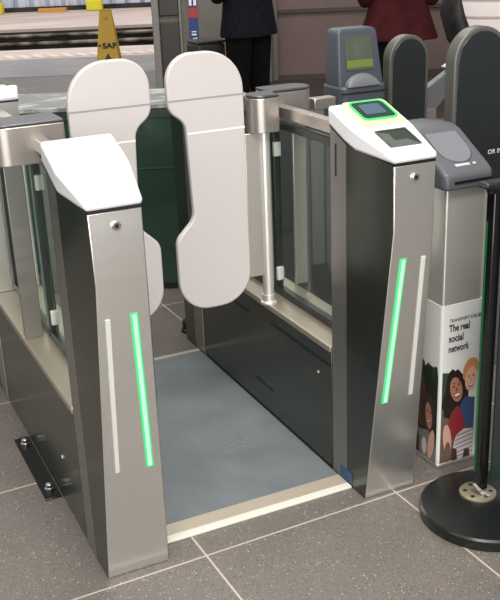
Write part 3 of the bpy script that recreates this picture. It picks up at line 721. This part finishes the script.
def person(x, y, ang, label, coat, hem, flare, trousers, height=1.76, hair_long=False, arms='bent'):
    ca, sa = math.cos(ang), math.sin(ang); s = height / 1.76
    tf = lambda p: (x + s * (p[0] * ca - p[1] * sa), y + s * (p[0] * sa + p[1] * ca), s * p[2])   # local: faces -y
    t = thing('person', (x, y, 0), label, 'person', None)
    if arms == 'bent':
        eb = {-1: (-.30, .03, 1.08), 1: (.30, .03, 1.08)}; wr_ = {-1: (-.15, -.24, 1.14), 1: (.15, -.24, 1.14)}
    else:
        eb = {-1: (-.25, .05, 1.06), 1: (.25, .05, 1.06)}; wr_ = {-1: (-.09, -.23, 1.06), 1: (.09, -.23, 1.06)}
    # one continuous skinned body
    V, Ed, Rad = [], [], []
    def add(p, r, par=None):
        V.append(tf(p)); Rad.append(r * s); i = len(V) - 1
        if par is not None: Ed.append((par, i))
        return i
    pel = add((0, 0, .95), .12); wa = add((0, 0, 1.10), .11, pel); ch = add((0, 0, 1.30), .125, wa); nk0 = add((0, .01, 1.44), .075, ch)
    nk = add((0, 0, 1.51), .052, nk0); h1 = add((0, -.015, 1.60), .078, nk); h2 = add((0, -.01, 1.68), .078, h1); add((0, 0, 1.735), .045, h2)
    add((0, -.105, 1.605), .014, h1)
    for sd in (-1, 1):
        sh = add((sd * .17, .01, 1.40), .06, nk0); el = add(eb[sd], .042, sh); wi = add(wr_[sd], .027, el)
        dw = (Vector(wr_[sd]) - Vector(eb[sd])).normalized(); side = Vector((-sd, 0, 0)); side = (side - dw * side.dot(dw)).normalized()
        pm = Vector(wr_[sd]) + dw * .06; pi = add(tuple(pm), .030, wi)
        for k, ln in enumerate((.07, .082, .076, .06)):
            o = side * (.03 - .02 * k); f1 = add(tuple(pm + o + dw * .035), .0105, pi); f2 = add(tuple(pm + o + dw * (.035 + ln * .5) + Vector((0, 0, -.008))), .0095, f1)
            add(tuple(pm + o + dw * (.03 + ln * .85) + Vector((0, 0, -.026))), .0085, f2)
        th = add(tuple(Vector(wr_[sd]) + dw * .03 + side * .035), .012, wi); add(tuple(Vector(wr_[sd]) + dw * .075 + side * .055), .010, th)
        hp_ = add((sd * .09, 0, .88), .095, pel); kn = add((sd * .10, -.01, .49), .062, hp_); an = add((sd * .105, .02, .09), .042, kn); add((sd * .12, -.13, .04), .035, an)
    bm = bmesh.new(); sk = bm.verts.layers.skin.verify()
    bv = [bm.verts.new(p) for p in V]
    for i, w_ in enumerate(bv): w_[sk].radius = (Rad[i], Rad[i]); w_[sk].use_root = (i == 0)
    for i, j in Ed: bm.edges.new((bv[i], bv[j]))
    me = bpy.data.meshes.new('body'); bm.to_mesh(me); bm.free(); me.materials.append(M['skin'])
    o = link('body', me, t)
    o.modifiers.new('skin', 'SKIN').use_smooth_shade = True; sub = o.modifiers.new('subsurf', 'SUBSURF'); sub.levels = 1; sub.render_levels = 2
    # face
    b = MB(tf)
    for sd in (-1, 1): b.cyl((sd * .03, -.088, 1.64), (sd * .03, -.094, 1.64), .009, n=10)
    b.cyl((-.022, -.09, 1.565), (.022, -.09, 1.565), .006, n=8); b.build('face_features', 'hair', o)
    b = MB(tf)
    hr = [(.092, 1.60), (.098, 1.65), (.094, 1.70), (.07, 1.75), (.02, 1.772)]
    if hair_long: hr = [(.10, 1.42), (.105, 1.52)] + hr
    b.loft([ring((0, .018, z_), r, r * 1.04) for r, z_ in hr]); b.build('hair', 'hair', t, smooth=True, angle=80)
    # coat: torso with collar, sleeves as tubes joined to the shoulder
    b = MB(tf)
    w0 = .20 + flare
    b.loft([ring((0, .005, hem), w0, .135 + flare * .6, 24, 0, .85), ring((0, .005, hem + .02), w0 - .002, .137 + flare * .6, 24, 0, .85), ring((0, .005, (hem + 1.08) / 2), .196 + flare * .45, .138, 24, 0, .85), ring((0, 0, 1.08), .186, .13, 24, 0, .85),
            ring((0, 0, 1.25), .205, .14, 24, 0, .85), ring((0, 0, 1.38), .208, .125, 24, 0, .85), ring((0, .01, 1.45), .12, .09, 24), ring((0, .01, 1.50), .075, .07, 24)])
    ct = b.build('coat', coat, t, smooth=True, angle=60)
    b = MB(tf)
    for sd in (-1, 1):
        e, w_ = Vector(eb[sd]), Vector(wr_[sd]); sh = Vector((sd * .175, .01, 1.39))
        tube(b, [(*sh, .075), (*(sh.lerp(e, .5)), .066), (*(sh.lerp(e, .92)), .060), (*(e.lerp(w_, .12)), .058), (*(e.lerp(w_, .6)), .048), (*(e.lerp(w_, 1.0)), .042)])
    b.build('sleeves', coat, ct, smooth=True, angle=80)
    b = MB(tf)
    b.box((-.004, -.142 - flare * .5, hem + .02), (.004, -.12, 1.3)); b.build('coat_opening', 'black', ct)
    # trousers
    b = MB(tf)
    for sd in (-1, 1):
        b.loft([ring((sd * .085, 0, .98), .105, .12, 18), ring((sd * .092, 0, .84), .098, .108, 18), ring((sd * .10, -.005, .66), .084, .094, 18), ring((sd * .104, -.008, .48), .072, .08, 18), ring((sd * .107, .005, .28), .066, .076, 18), ring((sd * .11, .0, .10), .062, .078, 18), ring((sd * .112, -.005, .055), .064, .084, 18)])
    b.build('trousers', trousers, t, smooth=True, angle=70)
    for sd in (-1, 1):
        b = MB(tf); cxs = sd * .118
        b.loft([[(cxs + q[0], q[1], z_) for q in sh] for z_, sh in ((0, [(-.045, .10), (.045, .10), (.052, -.05), (.04, -.17), (0, -.19), (-.04, -.17), (-.048, -.05)]), (.03, [(-.045, .10), (.045, .10), (.052, -.05), (.04, -.17), (0, -.19), (-.04, -.17), (-.048, -.05)]), (.062, [(-.04, .09), (.04, .09), (.042, -.05), (.03, -.13), (0, -.15), (-.03, -.13), (-.04, -.05)]), (.10, [(-.036, .08), (.036, .08), (.036, -.02), (.026, -.05), (0, -.058), (-.026, -.05), (-.036, -.02)]))])
        b.build('shoe', 'shoe', t, bevel=0.008)
    return t
person(2.53, 4.42, math.radians(200), 'person in dark suit standing with back turned beside black case', 'suit', .80, .03, 'trouser')
person(3.36, 3.78, math.radians(150), 'person in maroon coat and black trousers behind dark arched paddles', 'maroon', .785, .08, 'trouser', 1.70, True, 'down')
t = thing('wheeled_case', (2.33, 4.72, 0), 'black wheeled case standing beside the person in dark suit', 'suitcase')
b = MB(); b.box((2.215, 4.62, .05), (2.44, 4.84, .745)); b.build('case_body', 'leather', t, bevel=0.025, seg=3)
b = MB(); b.box((2.22, 4.612, .742), (2.435, 4.835, .762)); b.build('case_trim', 'frame', t, bevel=0.006)
b = MB(); b.box((2.225, 4.61, .60), (2.43, 4.622, .62)); b.build('zip', 'lid', t)
for px_ in (2.25, 2.40):
    for py_ in (4.66, 4.80):
        b = MB(); b.cyl((px_ - .012, py_, .027), (px_ + .012, py_, .027), .027, n=18); b.cyl((px_, py_, .027), (px_, py_, .07), .008, n=10); b.build('wheel', 'black', t)
t = thing('handbag', (3.76, 3.72, .5), 'black bag hanging at the side of the person in maroon coat', 'bag')
b = MB(); b.loft([ring((3.80, 3.66, .70), .06, .10), ring((3.80, 3.66, .72), .075, .12), ring((3.75, 3.70, .90), .065, .115), ring((3.745, 3.70, 1.0), .03, .10)]); b.build('bag_body', 'leather', t, smooth=True, angle=60)
b = MB(); tube(b, [(3.735, 3.64, .98, .008), (3.70, 3.66, 1.15, .008), (3.58, 3.74, 1.40, .008), (3.50, 3.78, 1.44, .008)], 8); b.build('strap', 'leather', t, smooth=True)
b = MB(); tube(b, [(3.752, 3.69, .71, .006), (3.753, 3.69, .63, .006), (3.753, 3.69, .60, .010)], 8); b.build('tassel', 'leather', t, smooth=True)

# white round kiosk at upper right
kx, ky = at(2.19, 8.3)[:2]
t = thing('round_kiosk', (kx, ky, 0), 'white round counter with pale band at the upper right edge', 'counter')
b = MB(); b.lathe((kx, ky, 0), [(.30, 0), (.30, .04), (.27, .06), (.27, .55), (.36, .60)], 56); b.build('kiosk_stem', 'kiosk_base', t, smooth=True, angle=40)
b = MB(); b.lathe((kx, ky, .60), [(.36, 0), (.435, .03), (.45, .15), (.452, .30)], 56); b.build('kiosk_drum', 'kiosk', t, smooth=True, angle=50)
b = MB(); b.lathe((kx, ky, .90), [(.455, 0), (.458, .025), (.44, .04)], 56); b.build('kiosk_top', 'kiosk_band', t, smooth=True, angle=40)
b = MB(); b.lathe((kx, ky, .765), [(.4515, 0), (.4535, .004), (.4535, .02), (.452, .024)], 56); b.build('kiosk_ring', 'kiosk_band', t, smooth=True)
t = thing('display_box', (kx, ky, .94), 'dark display box standing on the white round counter', 'box')
b = MB(); b.box((kx - .12, ky - .2, .94), (kx + .30, ky + .15, 1.25)); b.build('box_body', 'black', t, bevel=0.01)
b = MB(); b.box((kx + .0, ky - .205, .99), (kx + .28, ky - .199, 1.2)); b.build('display', 'red_glow', t)

# ------------------------------------------------------------------ light
wd = bpy.data.worlds.new('world'); SC.world = wd; wd.use_nodes = True
bg = wd.node_tree.nodes['Background']; bg.inputs['Color'].default_value = (1.0, 0.985, 0.96, 1); bg.inputs['Strength'].default_value = 0.5
def area(name, loc, target, sx_, sy_, power, colr=(1, .97, .92)):
    l = bpy.data.lights.new(name, 'AREA'); l.shape = 'RECTANGLE'; l.size = sx_; l.size_y = sy_; l.energy = power; l.color = colr
    o = bpy.data.objects.new(name, l); COL.objects.link(o); o.location = loc
    d = Vector(target) - Vector(loc); o.rotation_euler = d.to_track_quat('-Z', 'Y').to_euler(); return o
area('ceiling_light_front', (-0.2, -1.9, 4.2), (.35, .1, .5), 2.4, 1.2, 190)
area('rear_fill_light', (-2.5, -9, 2.0), (.3, 0, .7), 9, 3.6, 680, (1, .99, .97))  # unseen light added behind the camera to brighten the steel fronts
area('concourse_fill_light', (2.6, 4.6, 4.4), (3.4, 6.2, 0.4), 2.4, 1.4, 130)  # unseen lamp added to brighten the hoarding
area('ceiling_light_gate', (0.6, 1.0, 4.0), (.5, .6, 0), 1.4, 2.6, 60)
area('ceiling_light_left', (-2.6, .2, 4.0), (-.5, .3, .3), 1.2, 2.4, 15)
area('platform_light', at(-3.5, 17, 6.5), at(-3.5, 17.5, 0), 12, 6, 500, (1, .97, .95))

SC.view_settings.view_transform = 'Standard'; SC.view_settings.look = 'None'; SC.view_settings.gamma = 1; SC.view_settings.use_curve_mapping = False
SC.view_settings.exposure = 0.0
